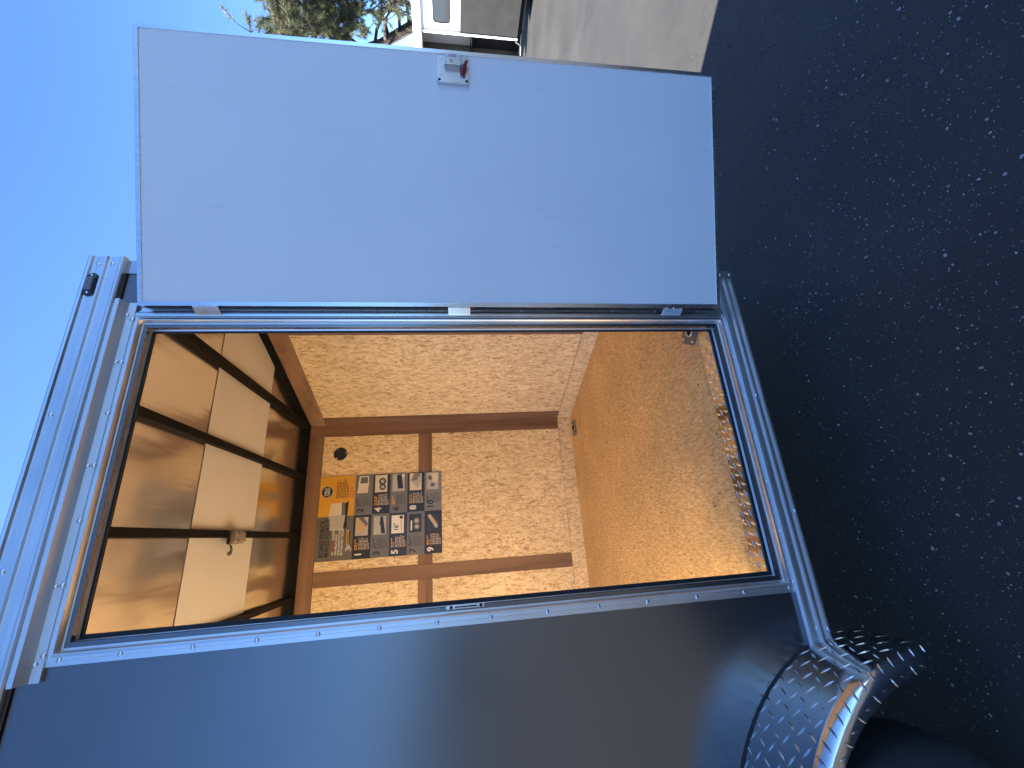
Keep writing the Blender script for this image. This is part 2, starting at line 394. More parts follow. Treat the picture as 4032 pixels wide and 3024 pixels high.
def text(name, body, size, mat, parent, base, ux, uy, nrm, align='LEFT', bold=0.0, width=None):
    cu = bpy.data.curves.new(name, 'FONT'); cu.body = body; cu.size = size; cu.align_x = align; cu.offset = bold; cu.resolution_u = 3
    tmp = bpy.data.objects.new('tmp', cu); col.objects.link(tmp)
    dg = bpy.context.evaluated_depsgraph_get(); dg.update()
    me = bpy.data.meshes.new_from_object(tmp.evaluated_get(dg))
    bpy.data.objects.remove(tmp); bpy.data.curves.remove(cu)
    base, ux, uy, nrm = map(Vector, (base, ux, uy, nrm))
    k = 1.0
    if width:
        xs = [v.co.x for v in me.vertices]; k = width/(max(xs)-min(xs))
    for v in me.vertices: v.co = base + ux*v.co.x*k + uy*v.co.y
    me.materials.clear(); me.materials.append(mat); me.name = name
    o = bpy.data.objects.new(name, me); col.objects.link(o); adopt(o, parent); return o
def extrude_x(prof, x0, x1):     # prof: list of (y, z)
    return MB().loft([[(x0, y, z) for y, z in prof], [(x1, y, z) for y, z in prof]])
def extrude_z(prof, z0, z1):     # prof: list of (x, y)
    return MB().loft([[(x, y, z0) for x, y in prof], [(x, y, z1) for x, y in prof]])

# ================================================================ SETTING
g = MB().add([(-300,-300,0),(300,-300,0),(300,300,0),(-300,300,0)], [(0,1,2,3)]).build('asphalt_ground', ASPH); tag(g, kind='structure', label='dark worn asphalt yard with pale stone chips')
# loose pale stone chips: real geometry, too many to count
def chips():
    mb = MB(); rnd = random.Random(3)
    def chip(x, y, s):
        n = rnd.randint(5, 7); a0 = rnd.random()*6; sx, sy = rnd.uniform(0.6, 1.2), rnd.uniform(0.6, 1.0); h = s*rnd.uniform(0.25, 0.5); th = rnd.random()*PI
        ring = []
        for k in range(n):
            a = a0+2*PI*k/n; r_ = s*rnd.uniform(0.75, 1.1); px, py = r_*math.cos(a)*sx, r_*math.sin(a)*sy
            ring.append((x+px*math.cos(th)-py*math.sin(th), y+px*math.sin(th)+py*math.cos(th)))
        mb.loft([[(px, py, 0.0) for px, py in ring], [(x+(px-x)*0.72, y+(py-y)*0.72, h) for px, py in ring]])
    cl = [(rnd.uniform(-0.3, 1.8), rnd.uniform(-1.0, 0.6), rnd.uniform(0.05, 0.35)) for _ in range(16)]
    n = 0
    while n < 5200:
        u = rnd.random()
        if u < 0.35:
            c = rnd.choice(cl); x, y = rnd.gauss(c[0], c[2]), rnd.gauss(c[1], c[2])
        elif u < 0.80: x, y = rnd.uniform(-0.6, 1.9), rnd.uniform(-1.2, 0.5)
        elif u < 0.88: x, y = rnd.uniform(-3, 7), rnd.uniform(-3.5, 3)
        else: x, y = rnd.uniform(2.6, 8.5), rnd.uniform(-0.5, 4)
        k_ = 0.45 if x > 2.7 else 1.0
        s = k_*min(0.0095, 0.0014*(rnd.random()+0.02)**-0.42)
        if x < 2.6 and rnd.random() < max(0.0, (y+0.35)*1.3): continue
        chip(x, y, s); n += 1
    return tag(mb.build('stone_chips', PEB), kind='stuff', label='pale stone chips scattered on the dark asphalt')
chips()

# ================================================================ TRAILER
T = empty('cargo_trailer', (-0.25, 1.0, 0.0), 'charcoal enclosed cargo trailer with its side door swung open on an empty wooden interior', 'cargo trailer')
XR, NT = -1.55, Vector((1.40, 1.02, 0))          # rear end, nose tip
OX0, OX1, OZ0, OZ1 = -0.0165, 0.8380, 0.4350, 2.346   # clear opening in the wall
YW = -0.012
# exterior skin round the doorway
ZB, ZT = 0.33, 2.56
sk = MB()
sk.box(XR, OX0, YW, 0.001, ZB, ZT); sk.box(OX1, 1.075, YW, 0.001, ZB, ZT)
sk.box(OX0, OX1, YW, 0.001, OZ1, ZT); sk.box(OX0, OX1, YW, 0.001, ZB, OZ0)
sk.build('side_wall', PAINT, T)
fs = MB(); fs.box(XR, 1.04, 2.03, 2.06, ZB, ZT); fs.build('far_side_wall', PAINT, T)
# nose: two angled outer walls
def slab(p, q, z0, z1, th):
    d = (q-p).normalized(); nrm = Vector((d.y, -d.x, 0))
    return MB().loft([[(*(p)[:2], z0), (*(q)[:2], z0), (*(q+nrm*th)[:2], z0), (*(p+nrm*th)[:2], z0)], [(*(p)[:2], z1), (*(q)[:2], z1), (*(q+nrm*th)[:2], z1), (*(p+nrm*th)[:2], z1)]])
slab(Vector((1.075, YW, 0)), Vector((1.44, 1.02, 0)), ZB, ZT, -0.02).build('nose_wall', PAINT, T)
slab(Vector((1.44, 1.02, 0)), Vector((1.06, 2.06, 0)), ZB, ZT, -0.02).build('nose_wall', PAINT, T)
# roof skin
MB().loft([[(XR, 0.005, z), (1.075, 0.005, z), (1.445, 1.02, z), (1.065, 2.07, z), (XR, 2.07, z)] for z in (2.563, 2.573)]).build('roof', WHITEPAINT, T)
# ---- interior
NP = lambda t: Vector((1.038, 2.0, 0)) + Vector((0.368, -1.0, 0))*t      # far half of the nose wall, t = 0 at the corner, 0.97 at the tip
nd = Vector((0.368, -1.0, 0)).normalized(); nin = Vector((-1.0, -0.368, 0)).normalized()   # along the wall / into the room
FZ = 0.45
MB().loft([[(XR, 0.04, z), (1.07, 0.04, z), (1.41, 1.02, z), (1.045, 2.02, z), (XR, 2.02, z)] for z in (0.40, FZ)]).build('floor', FLOORM, T)
bays = [(0.947, -0.003), (-0.100, -0.98), (-1.08, XR)]
for hi, lo in bays:                                    # strand-board panels between the uprights
    MB().box(lo, hi, 2.0, 2.03, 1.681, 2.384).build('wall_panel', OSBW, T)
    MB().box(lo, hi, 2.0, 2.03, 0.558, 1.579).build('wall_panel', OSBW, T)
MB().box(XR, 1.035, 1.997, 2.029, FZ, 0.556).build('base_strip', OSBS, T, bevel=0.001)
TY = 1.994
MB().box(XR, 0.948, TY, 2.03, 2.386, 2.487).build('header_trim', LAU_X, T, bevel=0.001)
MB().box(0.949, 1.037, TY, 2.03, 0.558, 2.487).build('upright_trim', LAU_Z, T, bevel=0.001)
for hi, lo in ((-0.003, -0.100), (-0.98, -1.08)):
    MB().box(lo, hi, TY, 2.03, 0.558, 2.3845).build('upright_trim', LAU_Z, T, bevel=0.001)
for hi, lo in bays:
    MB().box(lo+0.0005, hi-0.0005, TY+0.0015, 2.03, 1.5805, 1.6795).build('rail_trim', LAU_X, T, bevel=0.001)
def nosebox(t0, t1, z0, z1, out, name, mat, back=0.03, bv=0.0, k=1):
    a, b = NP(t0), NP(t1)
    ring = [a + nin*out, b + nin*out, b - nin*back, a - nin*back]
    return MB().loft([[(p.x, p.y, z0) for p in ring], [(p.x, p.y, z1) for p in ring]]).build(name, mat, T, bevel=bv)
nosebox(0.092, 0.895, 0.559, 2.377, 0.0, 'wall_panel', OSBW)
nosebox(0.002, 0.965, FZ, 0.556, 0.003, 'base_strip', OSBS, 0.03, 0.001)
nosebox(0.004, 0.0905, 0.5575, 2.3775, 0.006, 'upright_trim', LAU_Z, 0.03, 0.001)
nosebox(0.896, 0.966, 0.5575, 2.3775, 0.006, 'upright_trim', LAU_Z, 0.03, 0.001)
nosebox(0.004, 0.966, 2.379, 2.487, 0.006, 'header_trim', LAU_Y, 0.03, 0.001)
# near half of the nose and the near wall lining
slab(Vector((1.04, 0.055, 0)), Vector((1.39, 1.03, 0)), FZ, 2.487, -0.02).build('wall_panel', OSBW, T)
lin = [(XR, OX0-0.03, FZ, 2.487), (OX1+0.03, 1.04, FZ, 2.487), (OX0-0.03, OX1+0.03, OZ1+0.02, 2.487)]
for x0, x1, z0, z1 in lin: MB().box(x0, x1, 0.035, 0.05, z0, z1).build('wall_panel', OSBW, T)
# wall core round the opening: jamb liners
for x0, x1, z0, z1 in ((OX0-0.03, OX0-0.003, OZ0, OZ1), (OX1+0.003, OX1+0.03, OZ0, OZ1), (OX0-0.03, OX1+0.03, OZ1+0.002, OZ1+0.02)):
    MB().box(x0, x1, 0.022, 0.034, z0, z1).build('jamb_liner', STEEL, T)
# ---- ceiling
def ceil_sheet(y0, y1, z, name, mat, x0=XR, x1=None, ny=8):
    mb = MB(); xs = [x0 + (1.43-x0)*i/90 for i in range(91)]
    rnd = random.Random(int(y0*100)+5); ph = rnd.random()*6
    def lim(y): return min(1.43, 1.06 + 0.368*min(y, 2.04-y) if True else 9)
    def pt(x, y):
        u = (y-y0)/(y1-y0)
        # the sheet bellies down a little between the bows
        d = 0.0035*(1-math.cos(2*PI*(x-0.251)/0.406))*math.sin(PI*u) + 0.003*math.sin(3.1*x+ph)*math.sin(PI*u)
        return (min(x, 1.05+0.36*min(y, 2.04-y)), y, z-d)
    rows = [[pt(x, y0+(y1-y0)*j/ny) for x in xs] for j in range(ny+1)]
    mb.loft(rows, False)
    return mb.build(name, mat, T, smooth=True)
ceil_sheet(0.03, 0.752, 2.531, 'ceiling_panel', ROOFMET)
ceil_sheet(1.330, 2.03, 2.531, 'ceiling_panel', ROOFMET)
ceil_sheet(0.742, 1.342, 2.5285, 'ceiling_panel', STRIPB)
def bow(x, y0=0.03, y1=2.01, wd=0.034):
    return MB().box(x-wd/2, x+wd/2, y0, y1, 2.500, 2.545).build('roof_bow', STEEL, T, bevel=0.003, origin=(x, 1.0, 2.52))
bow(1.036, 0.03, 2.005, 0.042)
b0 = bow(0.251)
for k in (0.657, -0.155, -0.561, -0.967, -1.373): dup(b0, (k, 1.0, 2.52), T)
MB().box(XR, 1.04, 1.984, 2.03, 2.4885, 2.556).build('roof_rail', STEEL, T, bevel=0.003)
MB().box(XR, 1.06, 0.0015, 0.045, 2.4885, 2.556).build('roof_rail', STEEL, T, bevel=0.003)
a, b = NP(0.0), NP(0.97)
MB().loft([[(*(a+nin*0.022)[:2], z), (*(b+nin*0.022)[:2], z), (*(b-nin*0.03)[:2], z), (*(a-nin*0.03)[:2], z)] for z in (2.4885, 2.556)]).build('roof_rail', STEEL, T, bevel=0.003)
a, b = Vector((1.06, 0.02, 0)), Vector((1.41, 1.02, 0)); pn = Vector((-0.94, 0.33, 0))
MB().loft([[(*(a+pn*0.022)[:2], z), (*(b+pn*0.022)[:2], z), (*(b-pn*0.03)[:2], z), (*(a-pn*0.03)[:2], z)] for z in (2.4885, 2.556)]).build('roof_rail', STEEL, T, bevel=0.003)
# dome light on the third bow
dl = MB(); dl.box(0.203, 0.263, 0.992, 1.102, 2.490, 2.4995)
dlo = dl.build('dome_light', PLASTIC, T, bevel=0.006)
ln = MB().loft([[(0.235+sx*0.030*q, 1.047+sy*0.052*q, z) for sx, sy in ((-1,-1),(1,-1),(1,1),(-1,1))] for q, z in ((1.0, 2.490), (0.97, 2.466), (0.80, 2.4535))])
ln.build('lens', SMOKE, dlo, bevel=0.010, seg=3)
for sx in (-0.016, 0.016):
    for sy in (-0.034, 0.034): MB().disc((0.235+sx, 1.047+sy, 2.4535), (0,0,-1), 0.0042, 0.0015, 10).build('screw', STEEL, dlo)
cord = [(0.205, 1.0, 2.49), (0.195, 0.985, 2.470), (0.185, 0.955, 2.452), (0.178, 0.925, 2.437), (0.172, 0.898, 2.424), (0.166, 0.884, 2.418), (0.160, 0.886, 2.423), (0.159, 0.900, 2.434), (0.168, 0.935, 2.448), (0.185, 0.965, 2.462), (0.196, 0.985, 2.474)]
MB().tube(cord, 0.0022, 6).build('cord', RUBBER, dlo, smooth=True)
MB().tube([(0.1595, 0.888, 2.427), (0.160, 0.895, 2.431), (0.163, 0.910, 2.438), (0.165, 0.916, 2.441)], [0.006, 0.0095, 0.0095, 0.006], 10).build('connector', GREYSMOOTH, dlo, smooth=True)
# round vent cap high on the far wall
vc = MB(); vc.disc((0.813, 2.0, 2.260), (0,-1,0), 0.049, 0.006, 36, 0.047); vc = vc.build('vent_cap', PLASTIC, T, smooth=True)
for dx, dz in ((0.036, 0.021), (0.007, -0.040), (-0.033, 0.024)): MB().dome((0.813+dx, 1.994, 2.260+dz), (0,-1,0), 0.006, 0.003, 10).build('screw', RIVET, vc)
for x, z in ((0.60, 1.10), (0.33, 0.92), (0.21, 1.33), (0.45, 0.72)): MB().dome((x, 2.0, z), (0,-1,0), 0.005, 0.002, 8).build('screw', RIVET, T)
# recessed tie-down ring in the far corner of the floor
td = MB(); td.box(0.862, 0.985, 1.845, 1.945, 0.4485, 0.4535); td = td.build('tie_down', CAST, T, bevel=0.0015)
MB().disc((0.925, 1.895, 0.4528), (0,0,1), 0.036, 0.0012, 24).build('recess', STEEL, td)
rg = [(0.925+0.027*math.cos(2*PI*k/20), 1.893+0.027*math.sin(2*PI*k/20), 0.4575+0.004*math.sin(2*PI*k/20)) for k in range(21)]
MB().tube(rg, 0.0042, 8).build('ring', ZINC, td, smooth=True)
# surface tie-down bracket beside the doorway
poly = [(-0.052, 0.005), (-0.02, 0.060), (0.016, 0.060), (0.050, 0.010), (0.050, -0.012), (0.016, -0.052), (-0.018, -0.052), (-0.052, -0.012)]
tb = MB().prism(poly, (0.875, 0.118, 0.4512), (1,0,0), (0,1,0), (0,0,1), 0.004).build('tie_down', CAST, T, bevel=0.001)
MB().disc((0.882, 0.112, 0.4554), (0,0,1), 0.021, 0.0012, 20).build('recess', STEEL, tb)
rg = [(0.882+0.022*math.cos(2*PI*k/20), 0.112+0.022*math.sin(2*PI*k/20), 0.460) for k in range(21)]
MB().tube(rg, 0.0035, 8).build('ring', ZINC, tb, smooth=True)
for dx, dy in ((-0.040, -0.002), (-0.004, 0.050), (0.0, -0.043)): MB().dome((0.875+dx, 0.118+dy, 0.4554), (0,0,1), 0.006, 0.003, 10).build('screw', RIVET, tb)
# tread-plate strip on the sill
sp = MB().box(-0.006, 0.842, 0.0105, 0.074, 0.4472, 0.4526).build('sill_plate', SILLPL, T)
def lozenge(mb, c, ax, nrm, L=0.0125, W=0.0024, h=0.0011):
    ax = ax.normalized(); sd = ax.cross(nrm).normalized()
    base = [c+ax*L, c+ax*L*0.35+sd*W, c-ax*L*0.35+sd*W, c-ax*L, c-ax*L*0.35-sd*W, c+ax*L*0.35-sd*W]
    top = [c+nrm*h*0.7+ax*L*0.62, c-ax*L*0.62+nrm*h*0.7]
    t1, t2 = c+nrm*h+ax*L*0.3, c+nrm*h-ax*L*0.3
    k = len(mb.v); mb.v += [tuple(p) for p in base+[t1, t2]]
    mb.f += [(k, k+1, k+6), (k+1, k+2, k+7, k+6), (k+2, k+3, k+7), (k+3, k+4, k+7), (k+4, k+5, k+6, k+7), (k+5, k, k+6)]
tm = MB()
i = 0
for a in range(26):
    for bb in range(3):
        x = 0.014+a*0.0315; y = 0.022+bb*0.0215
        if x < 0.826: lozenge(tm, Vector((x, y, 0.4526)), Vector((1, 0.35, 0)) if (a+bb) % 2 else Vector((0.35, 1, 0)), Vector((0,0,1)), 0.0165, 0.0036, 0.0026)
tm.build('tread_bars', TREADBAR, sp)['kind'] = 'stuff'
for x in (0.80, 0.60, 0.37, 0.15): MB().dome((x, 0.068, 0.4526), (0,0,1), 0.0055, 0.0028, 10).build('screw', RIVET, sp)
# ---- door frame: one mitred aluminium profile round the opening
def frame(prof, x0, x1, z0, z1, name, mat, parent, closed=True, smooth=False):
    mb = MB(); n = len(prof)
    for (cx, cz, sx, sz) in ((x0, z0, -1, -1), (x1, z0, 1, -1), (x1, z1, 1, 1), (x0, z1, -1, 1)):
        mb.v += [(cx+sx*o, y, cz+sz*o) for o, y in prof]
    for c in range(4):
        for j in range(n if closed else n-1):
            a = c*n+j; b_ = c*n+(j+1) % n; d = ((c+1) % 4)*n
            mb.f.append((a, b_, d+(j+1) % n, d+j))
    return mb.build(name, mat, parent, smooth)
SX0, SX1, SZ0, SZ1 = -0.0158, 0.8370, 0.4357, 2.345     # outer edge of the seal
prof = [(0.0, 0.018), (0.0002, 0.0118), (0.0045, 0.0075), (0.0090, 0.0015), (0.0125, -0.0050), (0.0155, -0.0120), (0.0178, -0.0195), (0.0190, -0.0265), (0.0200, -0.0285), (0.0218, -0.0285), (0.0228, -0.0260), (0.0236, -0.0225), (0.0260, -0.0200), (0.0300, -0.0190), (0.0350, -0.0192), (0.0358, -0.0206), (0.0370, -0.0206), (0.0376, -0.0183), (0.0480, -0.0178), (0.0485, -0.0125), (0.0120, -0.0125), (0.0120, 0.018)]
fr = frame(prof, SX0, SX1, SZ0, SZ1, 'door_frame', ALU_F, T, smooth=True)
seal = frame([(0.006, 0.0125), (0.006, 0.017), (-0.0062, 0.017), (-0.0068, 0.0145), (-0.0057, 0.0125)], SX0+0.0045, SX1+0.0005, SZ0-0.0005, SZ1+0.0005, 'door_seal', RUBBER, T)
# sill extension and drip cap
MB().loft([[(x, -0.0195, 0.392), (x, -0.0125, 0.392), (x, -0.0125, 0.386), (x, -0.0195, 0.386)] for x in (-0.058, 0.888)]).build('sill_flange', ALU_X, fr)
dprof = [(-0.0185, 2.384), (-0.0215, 2.384), (-0.0215, 2.4055), (-0.046, 2.415), (-0.049, 2.416), (-0.049, 2.428), (-0.046, 2.428), (-0.0455, 2.419), (-0.0215, 2.410), (-0.0185, 2.446), (-0.0125, 2.446), (-0.0125, 2.384)]
extrude_x(dprof, -0.094, 0.920).build('drip_cap', metal('aluminium_dull', (0.74, 0.74, 0.73), 0.55, 0), T)
# rivets: one of each, then copies
rv = MB().dome((0,0,0), (0,-1,0), 0.0068, 0.0036, 12).build('rivet', RIVET, T, smooth=True); 
first = [True]
def rivet(x, y, z):
    if first[0]: rv.location = Vector((x, y, z)) - wpos(T); first[0] = False; return rv
    return dup(rv, (x, y, z), T)
for x, z in ((0.877, 2.405), (0.862, 2.387), (0.719, 2.401), (0.719, 2.387), (0.562, 2.387), (0.413, 2.402), (0.413, 2.387), (0.268, 2.387), (0.113, 2.402), (0.114, 2.387), (-0.038, 2.389), (-0.055, 2.402)):
    rivet(x, -0.0218, z)
for z in (2.355, 2.225, 2.064, 1.916, 1.769, 1.616, 1.466, 1.322, 1.164, 1.015, 0.869, 0.716, 0.564, 0.414): rivet(-0.0505, -0.0182, z)
for x in (0.862, 0.710, 0.557, 0.411, 0.264, 0.112, -0.036): rivet(x, -0.0198, 0.396)
# ---- hinge side: rail, knuckles
extrude_z([(0.866, -0.0235), (0.868, -0.0325), (0.872, -0.0345), (0.877, -0.0345), (0.881, -0.031), (0.882, -0.0235)], 0.415, 2.372).build('hinge_bead', ALU_Z, T, smooth=True)
extrude_z([(0.883, -0.0195), (0.883, -0.030), (0.887, -0.030), (0.888, -0.0235), (0.902, -0.0235), (0.902, -0.0195)], 0.415, 2.366).build('hinge_rail', ALU_Z, T)
for k in range(11): MB().dome((0.8945, -0.0236, 0.50+k*0.166), (0,-1,0), 0.0042, 0.0026, 8).build('screw', RIVET, T)
# ---- strike plate on the latch jamb
stp = MB(); stp.box(-0.0205, -0.0115, -0.0335, -0.0312, 1.338, 1.442); stp = stp.build('strike_plate', ALU_Z, T, bevel=0.0008)
MB().box(-0.0175, -0.0145, -0.0341, -0.0336, 1.358, 1.418).build('slot', STEEL, stp)
for z in (1.428, 1.348): MB().dome((-0.0160, -0.0336, z), (0,-1,0), 0.0042, 0.0025, 10).build('screw', STEEL, stp)
# ---- top rail and rub rail
tp = [(-0.012, 2.446), (-0.0300, 2.4465), (-0.0335, 2.4500), (-0.0335, 2.4565), (-0.0285, 2.4605), (-0.0270, 2.464), (-0.0270, 2.4935), (-0.0330, 2.4965), (-0.0330, 2.5025), (-0.0270, 2.5055), (-0.0270, 2.536), (-0.0325, 2.540), (-0.0330, 2.5465), (-0.029, 2.5525), (-0.012, 2.562)]
tr = extrude_x(tp, XR, 1.086).build('top_rail', ALU_X, T)
MB().loft([[(x, -0.0125, 2.4200), (x, -0.0200, 2.4200), (x, -0.0200, 2.4255), (x, -0.0125, 2.4255)] for x in (0.93, 1.02)])
extrude_x([(-0.0125, 2.4385), (-0.0155, 2.4385), (-0.0155, 2.4415), (-0.0125, 2.4425)], XR, 1.030).build('rail_lip_shade', STEEL, T)  # lower lip in black, painting the shade under the top rail
for x, z in ((1.056, 2.519), (1.059, 2.480), (0.559, 2.524), (0.155, 2.524), (-0.35, 2.524)): rivet(x, -0.0272, z)
rp = [(-0.012, 0.3995), (-0.0225, 0.3990), (-0.0290, 0.393), (-0.0300, 0.384), (-0.0300, 0.370), (-0.0355, 0.3665), (-0.0365, 0.361), (-0.0355, 0.3555), (-0.0300, 0.352), (-0.0300, 0.346), (-0.0355, 0.3425), (-0.0365, 0.337), (-0.0355, 0.3315), (-0.0300, 0.3265), (-0.0225, 0.3215), (-0.012, 0.3205)]
extrude_x(rp, -0.215, 1.045).build('rub_rail', ALU_X, T)
for x, z in ((0.558, 0.3615), (0.168, 0.3370), (-0.163, 0.368), (-0.165, 0.3370)): rivet(x, -0.0362 if z < 0.365 else -0.0305, z)
ec = MB(); ec.loft([[(x, -0.010, 0.398), (x, -0.036+q, 0.392), (x, -0.040+q, 0.36), (x, -0.036+q, 0.325), (x, -0.010, 0.320)] for x, q in ((1.030, 0.0), (1.064, 0.0), (1.072, 0.012))]).build('rail_end_cap', ALU_X, T, smooth=True)
for z in (0.378, 0.338): rivet(1.047, -0.0385, z)
# ---- tread-plate corner at the nose
cn = MB(); cn.box(1.031, 1.079, -0.0165, -0.0125, 0.402, 2.4455); cn = cn.build('corner_guard', TREAD, T)
cm = MB()
for k in range(98):
    z = 0.42+k*0.0205
    lozenge(cm, Vector((1.044 if k % 2 else 1.066, -0.0165, z)), Vector((1, 0, 1)) if k % 2 else Vector((1, 0, -1)), Vector((0,-1,0)), 0.012, 0.0024, 0.0013)
cm.build('tread_bars', TREAD, cn)['kind'] = 'stuff'
# ---- marker light on the top rail
def capsule(cx, cz, L, r, n=12):
    pts = []
    for k in range(n+1): a = -PI/2+PI*k/n; pts.append((cx+L/2-r+r*math.cos(a), cz+r*math.sin(a)))
    for k in range(n+1): a = PI/2+PI*k/n; pts.append((cx-L/2+r+r*math.cos(a), cz+r*math.sin(a)))
    return pts
ml = MB().loft([[(x, y, z) for x, z in capsule(0.981, 2.5235, 0.082*q, 0.0155*q)] for q, y in ((1.0, -0.0271), (1.0, -0.031), (0.9, -0.0335))]).build('marker_light', PLASTIC, T, smooth=True)
MB().loft([[(0.981+sx*0.0235*q, y, 2.5235+sz*0.0105*q) for sx, sz in ((-1,-1),(1,-1),(1,1),(-1,1))] for q, y in ((1.0, -0.0337), (1.0, -0.038), (0.75, -0.041))]).build('lens', LENSG, ml, bevel=0.0015)
for dx in (-0.031, 0.031): MB().dome((0.981+dx, -0.0335, 2.5235), (0,-1,0), 0.0045, 0.003, 10).build('screw', RIVET, ml)
# ---- the open door
HX, HY, DA, DW, DZ0, DZ1 = 0.88312, -0.06977, 0.33528, 0.86037, 0.43809, 2.34726
dv = Vector((math.cos(DA), -math.sin(DA), 0)); dn = Vector((-math.sin(DA), -math.cos(DA), 0))   # across the leaf / towards the viewer
H0 = Vector((HX, HY, 0))
def dbox(a0, a1, z0, z1, n0, n1):
    mb = MB(); c = [H0+dv*a+dn*n for a, n in ((a0, n0), (a1, n0), (a1, n1), (a0, n1))]
    return mb.loft([[(p.x, p.y, z0) for p in c], [(p.x, p.y, z1) for p in c]])
E_ = 0.0135
door = dbox(E_, DW-E_, DZ0+E_, DZ1-E_, -0.036, -0.0025).build('door', LINER, T)
def dtrim(pts):     # pts: (a, z) quad with mitred ends
    mb = MB(); lo = [H0+dv*a-dn*0.038 for a, z in pts]; 
    rings = []
    for n in (-0.038, -0.002, 0.0):
        ins = 0.0 if n < -0.001 else 0.0012
        rings.append([tuple((H0+dv*a+dn*n)[:2])+(z,) for a, z in pts])
    return mb.loft(rings)
for q in ([(0, DZ0), (DW, DZ0), (DW-E_, DZ0+E_), (E_, DZ0+E_)], [(DW, DZ0), (DW, DZ1), (DW-E_, DZ1-E_), (DW-E_, DZ0+E_)],
          [(DW, DZ1), (0, DZ1), (E_, DZ1-E_), (DW-E_, DZ1-E_)], [(0, DZ1), (0, DZ0), (E_, DZ0+E_), (E_, DZ1-E_)]):
    dtrim(q).build('edge_trim', ALU_Z, door, bevel=0.0008)
dbox(-0.004, -0.0005, DZ0+0.012, DZ1-0.012, -0.034, -0.012).build('edge_rubber', RUBBER, door)
# latch
def dquad(a0, a1, z0, z1, n0, n1, inset=0.0, chamf=0.0):
    mb = MB()
    def ring(i, n):
        A0, A1, Z0, Z1 = a0+i, a1-i, z0+i, z1-i; c = chamf
        pts = [(A0+c, Z0), (A1-c, Z0), (A1, Z0+c), (A1, Z1-c), (A1-c, Z1), (A0+c, Z1), (A0, Z1-c), (A0, Z0+c)] if c else [(A0, Z0), (A1, Z0), (A1, Z1), (A0, Z1)]
        return [tuple((H0+dv*a+dn*n)[:2])+(z,) for a, z in pts]
    return mb.loft([ring(0, n0), ring(inset, n1)])
lt = dquad(0.760, 0.840, 1.3345, 1.4415, -0.0024, 0.0025, 0.001, 0.006).build('latch_plate', ZINC, door, bevel=0.0006)
dquad(0.741, 0.761, 1.3345, 1.4415, -0.0024, 0.013, 0.0015, 0.006).build('latch_flange', ZINC, door, bevel=0.0008)
dquad(0.797, 0.821, 1.358, 1.417, 0.0026, 0.022, 0.0015).build('latch_housing', ZINC, door, bevel=0.0015)
dquad(0.822, 0.841, 1.361, 1.414, 0.0026, 0.014, 0.0018).build('latch_bolt', ZINC, door, bevel=0.001)
dquad(0.8275, 0.8370, 1.376, 1.401, 0.0141, 0.0144).build('sticker', PINKST, door)
for z in (1.3655, 1.4045): dquad(0.8265, 0.8375, z-0.004+0.0015, z+0.004+0.0015, 0.0141, 0.0144).build('sticker', WHITEST, door)
def dpt(a, z, n): return H0+dv*a+dn*n+Vector((0,0,z))
MB().tube([dpt(0.774, 1.3575, 0.010), dpt(0.782, 1.3560, 0.016), dpt(0.793, 1.3525, 0.018), dpt(0.806, 1.3455, 0.018), dpt(0.8165, 1.3405, 0.017)], [0.0068, 0.0088, 0.0075, 0.0058, 0.0032], 10).build('latch_lever', REDPL, door, smooth=True)
MB().disc(dpt(0.7745, 1.3575, 0.0026), dn, 0.0075, 0.008, 14).build('lever_pivot', ZINC, door, smooth=True)
for a, z, n in ((0.827, 1.4265, 0.0026), (0.827, 1.3505, 0.0026), (0.775, 1.4265, 0.0026), (0.775, 1.380, 0.0026), (0.750, 1.4325, 0.0131), (0.750, 1.343, 0.0131)):
    MB().disc(dpt(a, z, n), dn, 0.0046, 0.0010, 12, 0.0034).build('screw', STEEL if n > 0.01 else RIVET, door)
text('emblem', 'G', 0.013, STEEL, door, dpt(0.8045, 1.3925, 0.0224), (0,0,-1), dv, dn, 'CENTER')
# hinge straps from rail to door edge
for zc in (2.1645, 1.384, 0.616):
    hs = MB(); p0, p1 = Vector((0.872, -0.036, 0)), Vector((0.9005, -0.0655, 0))
    ring = [Vector((0.8705, -0.0345, 0)), Vector((0.872, -0.0385, 0)), Vector((0.884, -0.062, 0)), Vector((0.8895, -0.066, 0)), Vector((0.8925, -0.060, 0)), Vector((0.8815, -0.0345, 0))]
    h = MB().loft([[(p.x, p.y, zc-0.037) for p in ring], [(p.x, p.y, zc+0.037) for p in ring]]).build('hinge', ZINC, T, bevel=0.0012)
    for dz in (-0.027, 0.0, 0.027): MB().dome((0.8868, -0.0652, zc+dz), (-0.4,-0.9,0), 0.0040, 0.002, 8).build('screw', RIVET, h)
# ---- fender: curved tread plate with a rolled outer edge
FC, FR = (-0.707, 0.200), 0.537
fprof = [(-0.0125, 0.0), (-0.205, 0.0), (-0.2245, -0.002), (-0.236, -0.008), (-0.2445, -0.0175), (-0.2475, -0.027), (-0.2488, -0.044), (-0.2450, -0.044), (-0.2430, -0.027), (-0.232, -0.012), (-0.218, -0.0055), (-0.205, -0.0045), (-0.0125, -0.0045)]
def fpt(ang, y, dr): 
    r_ = FR+dr; return Vector((FC[0]+r_*math.cos(ang), y, FC[1]+r_*math.sin(ang)))
NA = 84; A0, A1 = R(4.5), R(175.5)
rings = []
for k in range(NA+1):
    ang = A0+(A1-A0)*k/NA
    q = min(1.0, min(ang-A0, A1-ang)/R(6.0)); q = math.sqrt(max(0.0, 1-(1-q)**2))      # rounded-off ends of the lip
    rg = []
    for y, d in fprof:
        yy = max(y, -0.2475+(1-q)*0.05); dd = max(d, -0.044+(1-q)*0.03) if d < -0.025 else d
        rg.append(fpt(ang, yy, dd))
    rings.append(rg)
fd = MB().loft(rings).build('fender', TREAD, T, smooth=True)
